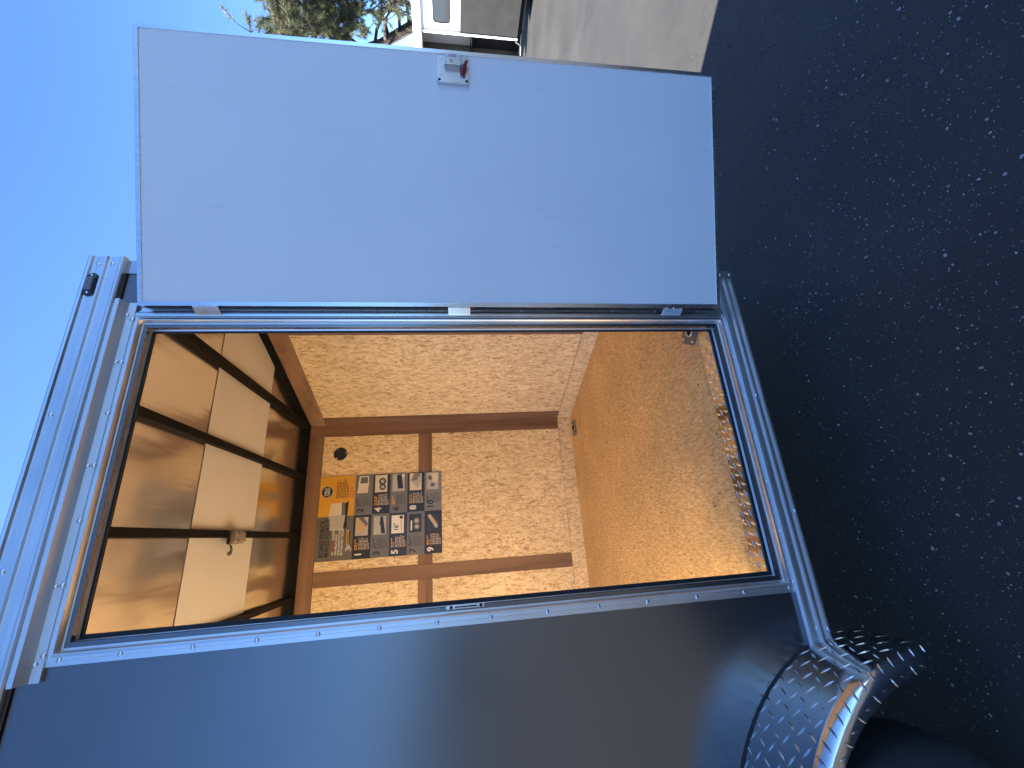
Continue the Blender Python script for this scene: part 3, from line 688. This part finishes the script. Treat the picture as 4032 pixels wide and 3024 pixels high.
fb = MB(); tangent = lambda a: Vector((-math.sin(a), 0, math.cos(a))); radial = lambda a: Vector((math.cos(a), 0, math.sin(a)))
step = 0.0345
na = int((A1-A0)*FR/step)
for i in range(na):
    ang = A0+(i+0.5)*step/FR
    for j in range(8):
        y = -0.024-j*step
        odd = (i+j) % 2
        if y < -0.214: continue
        lozenge(fb, fpt(ang, y, 0.0), (tangent(ang)+Vector((0,0.45,0))) if odd else (Vector((0,-1,0))+tangent(ang)*0.45), radial(ang), 0.0175, 0.0033, 0.0019)
    if A0+R(5) < ang < A1-R(5):
        for m_, dr in enumerate((-0.034,)):
            odd = (i+m_) % 2
            lozenge(fb, fpt(ang, -0.2479 if m_ == 0 else -0.2485, dr), tangent(ang)+radial(ang)*(0.5 if odd else -0.5) if odd else radial(ang)+tangent(ang)*0.3, Vector((0,-1,0)), 0.0125, 0.0028, 0.0016)
    # on the roll
    for q_, (yy, dd, nn) in enumerate(((-0.232, -0.0055, 0.35),)):
        lozenge(fb, fpt(ang, yy, dd), Vector((0,-0.8,0))+tangent(ang)*0.5-radial(ang)*0.55, (radial(ang)*0.85+Vector((0,-0.6,0))).normalized(), 0.014, 0.0032, 0.0018)
fb.build('tread_bars', TREADBAR, fd)['kind'] = 'stuff'
# bead of sealant where fender meets the wall
MB().tube([fpt(A0+(A1-A0)*k/60, -0.0135, 0.0015) for k in range(61)], 0.0025, 6).build('fender_seal', RUBBER, fd, smooth=True)
# ---- wheel
WX, WZ, WR = -0.707, 0.335, 0.335
wh = bpy.data.objects.new('wheel', None); col.objects.link(wh); adopt(wh, T, (WX, -0.14, WZ))
def lathe(mb, c, prof_, n=48):
    rings = [[(c[0]+r_*math.cos(2*PI*k/n), y, c[1]+r_*math.sin(2*PI*k/n)) for k in range(n)] for y, r_ in prof_]
    return mb.loft(rings, True, False)
ty = lathe(MB(), (WX, WZ), [(-0.055, 0.19), (-0.045, 0.25), (-0.045, 0.315), (-0.06, 0.333), (-0.10, 0.335), (-0.18, 0.335), (-0.205, 0.328), (-0.222, 0.305), (-0.226, 0.26), (-0.218, 0.215), (-0.205, 0.192)]).build('tyre', TYREM, wh, smooth=True)
lathe(MB(), (WX, WZ), [(-0.207, 0.193), (-0.20, 0.18), (-0.17, 0.165), (-0.165, 0.08), (-0.19, 0.06), (-0.195, 0.0)]).build('rim', ZINC, wh, smooth=True)
# ---- underframe and rear ramp
for y in (0.20, 1.85): MB().box(XR, 1.05, y-0.03, y+0.03, 0.20, 0.328).build('chassis_beam', STEEL, T)
MB().box(-0.75, -0.66, 0.03, 1.97, 0.30, 0.36).build('axle', STEEL, T)
for x in (-1.5, -0.9, -0.3, 0.3, 0.9): MB().box(x-0.03, x+0.03, 0.231, 1.819, 0.26, 0.328).build('cross_member', STEEL, T)
MB().loft([[(XR-0.01, y, 0.44), (XR-0.01, y, 0.40), (XR-1.75, y, 0.012), (XR-1.75, y, 0.045)] for y in (0.06, 1.97)]).build('rear_ramp', OSBS, T)

# ================================================================ POSTER on the far wall (its own thing)
PX, PZ, PWD, PHT, PY = 0.064, 2.3835, 0.581, 0.874, 1.9918
P = empty('poster', (PX+PWD/2, PY, PZ-PHT), 'grey, black and yellow printed poster with ten numbered squares on the far wooden wall', 'poster')
ux, uz, pn_ = Vector((1,0,0)), Vector((0,0,1)), Vector((0,-1,0))
def pp(a, b, lay): return Vector((PX+a*PWD, PY-lay*0.0005, PZ-b*PHT))
def rect(a0, b0, a1, b1, lay, name, mat):
    mb = MB(); q = [pp(a0, b0, lay), pp(a1, b0, lay), pp(a1, b1, lay), pp(a0, b1, lay)]
    mb.add(q, [(0, 3, 2, 1)]); return mb.build(name, mat, P)
def shape(pts, lay, name, mat):
    mb = MB().add([pp(a, b, lay) for a, b in pts], [tuple(range(len(pts)))]); return mb.build(name, mat, P)
MB().box(PX, PX+PWD, PY, PY+0.0012, PZ-PHT, PZ).build('sheet', INK['darkgrey'], P)
def ptext(name, body, a, b, h, mat, width=None, align='LEFT', bold=0.0):
    return text(name, body, h*PHT, INK[mat], P, pp(a, b, 4), ux, uz, pn_, align, bold, width*PWD if width else None)
SP, HB = 0.51, 0.283
rect(SP, 0.0, 1.0, HB, 1, 'panel', INK['yellow'])
rows = [HB+(1-HB)*k/5 for k in range(6)]
for k in range(5):
    rect(0.0, rows[k], SP, rows[k+1], 1, 'panel', INK['black' if k in (0, 4) else ('navy' if k == 2 else 'grey')])
    rect(SP, rows[k], 1.0, rows[k+1], 1, 'panel', INK['black' if k % 2 else ('grey' if k != 4 else 'midgrey')])
ptext('lettering', 'ROAD FORCE', 0.045, 0.062, 0.050, 'black', 0.42, bold=0.0012)
ptext('lettering', 'MUSCLE TO MOVE', 0.045, 0.100, 0.040, 'black', 0.435, bold=0.0008)
ptext('lettering', '10', 0.06, 0.140, 0.021, 'white', 0.03, bold=0.0004)
ptext('lettering', 'AWESOME', 0.105, 0.140, 0.020, 'red', 0.115, bold=0.0004)
ptext('lettering', 'REASONS', 0.235, 0.140, 0.021, 'white', 0.12, bold=0.0004)
ptext('lettering', 'THE WELLS CARGO', 0.06, 0.163, 0.021, 'white', 0.245, bold=0.0004)
ptext('lettering', 'ROAD FORCE SHOULD', 0.06, 0.186, 0.021, 'white', 0.285, bold=0.0004)
ptext('lettering', 'BE YOUR NEXT TRAILER', 0.06, 0.209, 0.021, 'white', 0.30, bold=0.0004)
# spanner with a warranty badge
shape([(0.09, 0.232), (0.13, 0.228), (0.155, 0.240), (0.34, 0.232), (0.34, 0.262), (0.155, 0.264), (0.13, 0.277), (0.09, 0.273), (0.115, 0.262), (0.115, 0.244)], 2, 'picture', INK['silver'])
rect(0.17, 0.233, 0.335, 0.252, 3, 'panel', INK['yellow']); rect(0.17, 0.253, 0.335, 0.262, 3, 'panel', INK['black'])
ptext('lettering', 'WARRANTY', 0.178, 0.2495, 0.017, 'black', 0.15, bold=0.0003)
# picture of a trailer across the join
shape([(0.345, 0.095), (0.52, 0.085), (0.52, 0.215), (0.345, 0.205)], 2, 'picture', INK['silver'])
shape([(0.52, 0.085), (0.665, 0.098), (0.675, 0.205), (0.52, 0.215)], 2, 'picture', INK['cream'])
shape([(0.52, 0.185), (0.675, 0.182), (0.675, 0.207), (0.52, 0.217)], 3, 'picture', INK['grey'])
shape([(0.36, 0.205), (0.52, 0.217), (0.66, 0.208), (0.69, 0.238), (0.52, 0.232), (0.36, 0.222)], 3, 'picture', INK['black'])
def disc2(a, b, r_, lay, name, mat, n=28):
    return shape([(a+r_*math.cos(2*PI*k/n), b-r_*PWD/PHT*math.sin(2*PI*k/n)) for k in range(n)], lay, name, INK[mat])
disc2(0.385, 0.217, 0.022, 4, 'picture', 'black'); disc2(0.42, 0.219, 0.02, 4, 'picture', 'black')
# round logo
disc2(0.81, 0.060, 0.073, 2, 'logo', 'silver'); disc2(0.81, 0.060, 0.066, 3, 'logo', 'black')
ptext('lettering', 'WELLS', 0.81, 0.058, 0.026, 'white', 0.095, 'CENTER', 0.0006)
ptext('lettering', 'CARGO', 0.81, 0.081, 0.026, 'white', 0.105, 'CENTER', 0.0006)
def lines(a, b, wd, n, pitch, mat, th=0.5, seed=0, name='text_lines', lay=3):
    rnd = random.Random(seed); mb = MB()
    for k in range(n):
        x = a; end = a+wd*rnd.uniform(0.82, 1.0)*(0.6 if k == n-1 else 1)
        while x < end:                              # word-length dashes
            l = min(rnd.uniform(0.012, 0.04), end-x); y0 = b+k*pitch
            q = [pp(x, y0, lay), pp(x+l, y0, lay), pp(x+l, y0+pitch*th, lay), pp(x, y0+pitch*th, lay)]
            mb.add(q, [(0, 3, 2, 1)]); x += l+0.007
    o = mb.build(name, INK[mat], P); o['kind'] = 'stuff'; return o
lines(0.73, 0.135, 0.23, 9, 0.0115, 'black', 0.42, 1); lines(0.73, 0.245, 0.15, 3, 0.012, 'red', 0.42, 2)
cellpic = {}
for k in range(5):
    b0_ = rows[k]; hh = rows[k+1]-rows[k]
    for c in range(2):
        num = str(2*k+c+1); a0 = c*SP; cw = (SP if c == 0 else 1-SP)
        darkcell = (c == 0 and k in (0, 2, 4)) or (c == 1 and k % 2)
        ptext('number', num, a0+0.025, b0_+0.072, 0.072, 'white' if darkcell else 'black', None, bold=0.0016)
        ta = a0+0.105
        if darkcell:
            lines(ta, b0_+0.018, 0.13, 2 if c == 0 else 3, 0.0135, 'yellow', 0.55, 10+2*k+c, 'heading_lines')
            lines(ta, b0_+0.050, 0.14, 8, 0.0108, 'cream', 0.4, 30+2*k+c)
        else:
            hm = 'yellow' if num == '6' else 'black'
            lines(ta, b0_+0.018, 0.12, 2, 0.0135, hm, 0.55, 50+2*k+c, 'heading_lines')
            lines(ta, b0_+0.050, 0.13, 8, 0.0108, 'dim', 0.4, 70+2*k+c)
        # photograph in the cell
        x0, x1, y0, y1 = a0+0.265, a0+0.265+0.215, b0_+0.018, b0_+0.118
        bgm = {'1':'silver','2':'grey','3':'silver','4':'cream','5':'white','6':'silver','7':'black','8':'cream','9':'navy','10':'silver'}[num]
        rect(x0, y0, x1, y1, 2, 'picture', INK[bgm])
        def U(q): return [(x0+(x1-x0)*s_, y0+(y1-y0)*t_) for s_, t_ in q]
        if num == '1':
            shape(U([(0.0, 0.45), (0.45, 0.05), (0.95, 0.15), (0.45, 0.85)]), 3, 'picture', INK['tan']); shape(U([(0.5, 0.85), (0.98, 0.2), (1, 0.6), (0.62, 1.0)]), 3, 'picture', INK['darkgrey']); shape(U([(0.5, 0.75), (0.72, 0.72), (0.5, 0.9)]), 4, 'picture', INK['red'])
        elif num == '2':
            shape(U([(0.0, 0.0), (0.5, 0.08), (0.5, 0.92), (0.0, 0.85)]), 3, 'picture', INK['cream']); shape(U([(0.5, 0.08), (0.97, 0.15), (0.97, 0.9), (0.5, 0.92)]), 3, 'picture', INK['white']); shape(U([(0.55, 0.2), (0.92, 0.24), (0.92, 0.82), (0.55, 0.86)]), 4, 'picture', INK['darkgrey'])
        elif num == '3':
            shape(U([(0.05, 0.62), (0.95, 0.5), (1.0, 0.72), (0.05, 0.95)]), 3, 'picture', INK['black']); shape(U([(0.5, 0.5), (0.7, 0.48), (0.7, 0.62), (0.5, 0.62)]), 4, 'picture', INK['black'])
        elif num in ('4', '7'):
            for sx, sy, rr in ((0.30, 0.62, 0.040), (0.62, 0.60, 0.044)):
                disc2(x0+(x1-x0)*sx, y0+(y1-y0)*sy, rr, 3, 'picture', 'black' if num == '4' else 'darkgrey'); disc2(x0+(x1-x0)*sx, y0+(y1-y0)*sy, rr*0.55, 4, 'picture', 'silver')
            if num == '7': shape(U([(0.1, 0.12), (0.65, 0.12), (0.65, 0.24), (0.1, 0.24)]), 3, 'picture', INK['white'])
        elif num == '5':
            ptext('lettering', '16"', x0+0.03, y0+0.055, 0.052, 'black', 0.075, bold=0.001)
            shape(U([(0.05, 0.78), (0.8, 0.74), (0.8, 0.82), (0.05, 0.86)]), 3, 'picture', INK['tan']); shape(U([(0.8, 0.66), (0.95, 0.65), (0.95, 0.9), (0.8, 0.91)]), 3, 'picture', INK['black'])
        elif num == '6':
            shape(U([(0.15, 0.45), (0.95, 0.35), (1.0, 0.75), (0.15, 0.9)]), 3, 'picture', INK['black']); shape(U([(0.8, 0.8), (0.95, 0.75), (1.0, 1.0), (0.85, 1.0)]), 3, 'picture', INK['white'])
        elif num == '8':
            shape(U([(0.1, 0.7), (0.55, 0.1), (0.98, 0.35), (0.98, 0.95), (0.55, 0.95)]), 3, 'picture', INK['silver']); shape(U([(0.55, 0.1), (0.98, 0.35), (0.98, 0.95), (0.6, 0.6)]), 4, 'picture', INK['midgrey'])
        elif num == '9':
            shape(U([(0.15, 0.72), (0.3, 0.6), (0.85, 0.08), (0.95, 0.2), (0.9, 0.35), (0.35, 0.9), (0.2, 0.9)]), 3, 'picture', INK['silver']); shape(U([(0.35, 0.65), (0.75, 0.25), (0.82, 0.35), (0.42, 0.75)]), 4, 'picture', INK['tan'])
        else:
            disc2(x0+0.06, y0+0.05, 0.028, 3, 'picture', 'darkgrey'); disc2(x0+0.15, y0+0.03, 0.03, 3, 'picture', 'darkgrey'); shape(U([(0.4, 0.5), (0.95, 0.35), (1.0, 1.0), (0.4, 0.9)]), 3, 'picture', INK['cream'])

# ================================================================ WHITE CAMPER beyond the door
RV = empty('camper', (9.0, 2.4, 0.0), 'small white camper with a rounded window above a grey lower panel, behind the open door', 'camper')
X0 = 8.0
MB().box(X0+0.03, 10.6, 0.9, 3.352, 0.22, 1.80).build('body', WHITEPAINT, RV)
MB().box(X0, X0+0.03, 0.9, 3.30, 1.157, 1.74).build('upper_panel', WHITEPAINT, RV, bevel=0.01)
MB().box(X0, X0+0.03, 0.9, 3.325, 0.205, 1.155).build('lower_panel', GREYLINER, RV, bevel=0.004)
MB().box(X0-0.012, X0+0.03, 3.326, 3.362, 0.20, 1.78).build('corner_trim', WHITEPAINT, RV, bevel=0.006)
MB().loft([[(X0-0.05, y0_, z0_) , (X0-0.05, y0_, z0_+0.05), (X0+0.12, y0_, z0_+0.14), (10.7, y0_, z0_+0.14), (10.7, y0_, z0_)] for y0_, z0_ in ((0.85, 1.745), (3.40, 1.790), (4.40, 1.800))]).build('roof', WHITEPAINT, RV, bevel=0.01)
wf = MB()
def rrect(y0_, y1_, z0_, z1_, r_, n=5):
    pts = []
    for cy_, cz_, a0_ in ((y1_-r_, z1_-r_, 0), (y0_+r_, z1_-r_, 90), (y0_+r_, z0_+r_, 180), (y1_-r_, z0_+r_, 270)):
        for k in range(n+1): a = R(a0_+90*k/n); pts.append((cy_+r_*math.cos(a), cz_+r_*math.sin(a)))
    return pts
o_, i_ = rrect(2.45, 3.235, 1.285, 1.625, 0.08), rrect(2.475, 3.205, 1.312, 1.598, 0.06)
n_ = len(o_)
wf.v = [(X0-0.001, y, z) for y, z in o_]+[(X0-0.016, y, z) for y, z in o_]+[(X0-0.016, y, z) for y, z in i_]+[(X0-0.001, y, z) for y, z in i_]
for k in range(n_):
    q = (k+1) % n_
    for l in range(3): wf.f.append((l*n_+k, l*n_+q, (l+1)*n_+q, (l+1)*n_+k))
wf = wf.build('window', WHITEPAINT, RV)
GLASS = plain('tinted_glass', (0.02, 0.022, 0.028), 0.06, 0, 0.1, 2)
MB().add([(X0-0.004, y, z) for y, z in i_], [tuple(range(n_))]).build('pane', GLASS, wf)
# recessed side bay left of the corner, shaded by an added wall out of view
MB().box(X0+0.35, X0+0.40, 3.37, 4.4, 0.97, 1.79).build('bay_panel', GREYSMOOTH, RV)
MB().box(X0+0.10, X0+0.35, 3.37, 4.4, 0.955, 0.968).build('bay_sill', STEEL, RV)
MB().box(X0+0.30, X0+0.42, 3.37, 4.4, 0.10, 0.966).build('bay_void_shade', STEEL, RV)  # solid black box standing in for the shaded void below the bay
MB().box(X0+0.06, 10.4, 1.0, 3.30, 0.12, 0.202).build('chassis', STEEL, RV)
MB().box(X0-0.02, X0+0.45, 3.72, 3.76, 0.10, 1.79).build('bay_sun_block', GREYLINER, RV)  # unseen wall, added to keep the sun off the bay
MB().tube([(X0+0.05, 3.41, 0.22), (X0+0.05, 3.47, 0.12), (X0+0.05, 3.62, 0.10)], 0.012, 8).build('stay_bar', ZINC, RV)
for y in (3.05, 1.35):
    w_ = bpy.data.objects.new('wheel', None); col.objects.link(w_); adopt(w_, RV, (X0+0.5, y, 0.2))
    mb = MB(); n = 28
    mb.loft([[(X0+0.42+d*0.16, y+r_*math.cos(2*PI*k/n), 0.2+r_*math.sin(2*PI*k/n)) for k in range(n)] for d, r_ in ((0, 0.13), (0.05, 0.195), (0.5, 0.2), (0.95, 0.195), (1, 0.13))])
    mb.build('tyre', TYREM, w_, smooth=True)
    MB().disc((X0+0.43, y, 0.2), (-1,0,0), 0.128, 0.01, 24).build('rim', ZINC, w_)

# ================================================================ PINE TREE behind the camper
def pine():
    rnd = random.Random(11)
    t = empty('pine_tree', (13.45, 5.75, 0.0), 'leaning pine tree with drooping needle tufts and brown cones behind the camper', 'tree')
    tr_ = [(13.50, 5.70, -0.1), (13.35, 5.92, 1.0), (13.12, 6.24, 2.15), (12.86, 6.66, 3.12), (12.75, 7.05, 4.4), (12.8, 7.3, 5.6), (12.9, 7.4, 6.3), (13.0, 7.4, 6.9)]
    MB().tube(tr_, [0.22, 0.17, 0.135, 0.12, 0.105, 0.085, 0.06, 0.02], 12).build('trunk', BARK, t, smooth=True)
    right = Vector((0.55, -0.84, 0)); fwd = Vector((0.84, 0.55, 0))
    tufts = []; 
    def wander(p, d, L, r0, n, wig, droop):
        pts = [Vector(p)]; d = Vector(d).normalized()
        for i in range(n):
            d = (d + Vector((rnd.uniform(-wig, wig), rnd.uniform(-wig, wig), rnd.uniform(-wig, wig)-droop*i/n))).normalized()
            pts.append(pts[-1]+d*L/n)
        return pts
    TT = [Vector(p) for p in tr_]
    def trunk_at(z):
        for a, b in zip(TT, TT[1:]):
            if a.z <= z <= b.z: return a.lerp(b, (z-a.z)/(b.z-a.z))
        return TT[-1]
    twigs = MB()
    starts = [4.3, 4.7, 5.0, 5.3, 5.5, 5.7, 5.9, 2.35, 2.6, 2.9, 3.0, 3.15, 3.3, 3.6, 3.9, 4.1, 4.4, 4.7, 4.9, 5.2, 5.45, 5.6]
    for i, z in enumerate(starts):
        p = trunk_at(z); 
        d = right*rnd.uniform(0.5, 1.0) + fwd*rnd.uniform(-0.9, 0.7) + Vector((0,0,rnd.uniform(-0.25, 0.45)))
        if i % 6 == 5: d = -right*0.8 + fwd*rnd.uniform(-1, 1)+Vector((0,0,0.2))
        L = rnd.uniform(2.0, 3.4) if z < 6.5 else rnd.uniform(1.2, 2.0)
        pts = wander(p, d, L, 0.05, 9, 0.30, 0.12)
        MB().tube(pts, [0.045*(1-k/10.5) for k in range(10)], 7).build('branch', BARK, t, smooth=True)
        for k in range(2, 10):
            if pts[k].z > 6.55: continue
            for _ in range(4 if z > 3.4 else 2):
                dd = (pts[k]-pts[k-1]).normalized() + Vector((rnd.uniform(-1,1), rnd.uniform(-1,1), rnd.uniform(-0.9,0.7)))
                l = rnd.uniform(0.35, 0.9)*(1.0 if z > 3.4 else 1.15)
                tp_ = wander(pts[k], dd, l, 0.01, 5, 0.45, 0.2)
                twigs.tube(tp_, [0.015, 0.012, 0.010, 0.008, 0.006, 0.004], 5)
                prob = 0.95 if z > 4.0 else (0.6 if z > 3.2 else 0.28)
                for q in (2, 3, 4, 5):
                    if rnd.random() < prob: tufts.append((tp_[q], (tp_[q]-tp_[q-1]).normalized()))
                if rnd.random() < prob:
                    for s_ in range(2):
                        e = wander(tp_[3], (tp_[4]-tp_[3]).normalized()+Vector((rnd.uniform(-1,1), rnd.uniform(-1,1), rnd.uniform(-0.8,0.8))), 0.28, 0, 3, 0.3, 0.1)
                        twigs.tube(e, [0.008, 0.006, 0.005, 0.003], 4); tufts.append((e[-1], (e[-1]-e[-2]).normalized())); tufts.append((e[2], (e[-1]-e[-2]).normalized()))
    o = twigs.build('twigs', BARK, t); o['kind'] = 'stuff'
    nb = MB(); vs, fs = nb.v, nb.f
    for p, d in tufts:
        for _ in range(46):
            a = (d*rnd.uniform(0.2, 1.2) + Vector((rnd.gauss(0, 0.55), rnd.gauss(0, 0.55), rnd.gauss(-0.12, 0.5)))).normalized()
            l = rnd.uniform(0.09, 0.19); s_ = a.cross(Vector((rnd.random()-0.5, rnd.random()-0.5, rnd.random()-0.5))).normalized()*0.0042
            b0 = p + d*rnd.uniform(-0.09, 0.03); k = len(vs)
            vs += [tuple(b0+s_), tuple(b0-s_), tuple(b0+a*l)]; fs.append((k, k+1, k+2))
    me = bpy.data.meshes.new('crown'); me.from_pydata(vs, [], fs); me.materials.append(NEEDLE)
    c = bpy.data.objects.new('crown', me); col.objects.link(c); adopt(c, t); c['kind'] = 'stuff'
    for _ in range(26):
        p, d = rnd.choice(tufts); q = p+Vector((0,0,-0.05))
        MB().tube([q+Vector((0,0,0.05)), q+Vector((0,0,0.02)), q-Vector((0,0,0.02)), q-Vector((0,0,0.06))], [0.012, 0.042, 0.036, 0.008], 8).build('cone', CONE, t, smooth=True)
pine()
# far-off wood on the other side of the yard, mirrored in the paint
def far_wood():
    rnd = random.Random(21); mb = MB()
    for k in range(150):
        a = R(rnd.uniform(-75, 75)); d = rnd.uniform(34, 46)
        c = Vector((math.sin(a)*d, -math.cos(a)*d, 0)); h = rnd.uniform(2.2, 5.5)*(1.35 if a < -0.1 else 0.8)
        for _ in range(5):
            q = c+Vector((rnd.gauss(0, 1.3), rnd.gauss(0, 1.0), h*rnd.uniform(0.2, 0.8))); r_ = rnd.uniform(0.7, 1.7); rg = []
            n = 7
            for i in range(5):
                th = PI*(i+0.5)/5; rg.append([q+r_*rnd.uniform(0.75, 1.2)*Vector((math.sin(th)*math.cos(2*PI*j/n), math.sin(th)*math.sin(2*PI*j/n), math.cos(th))) for j in range(n)])
            mb.loft(rg)
    return tag(mb.build('far_wood', FARLEAF), kind='stuff', label='far wood of dark trees across the yard')
far_wood()
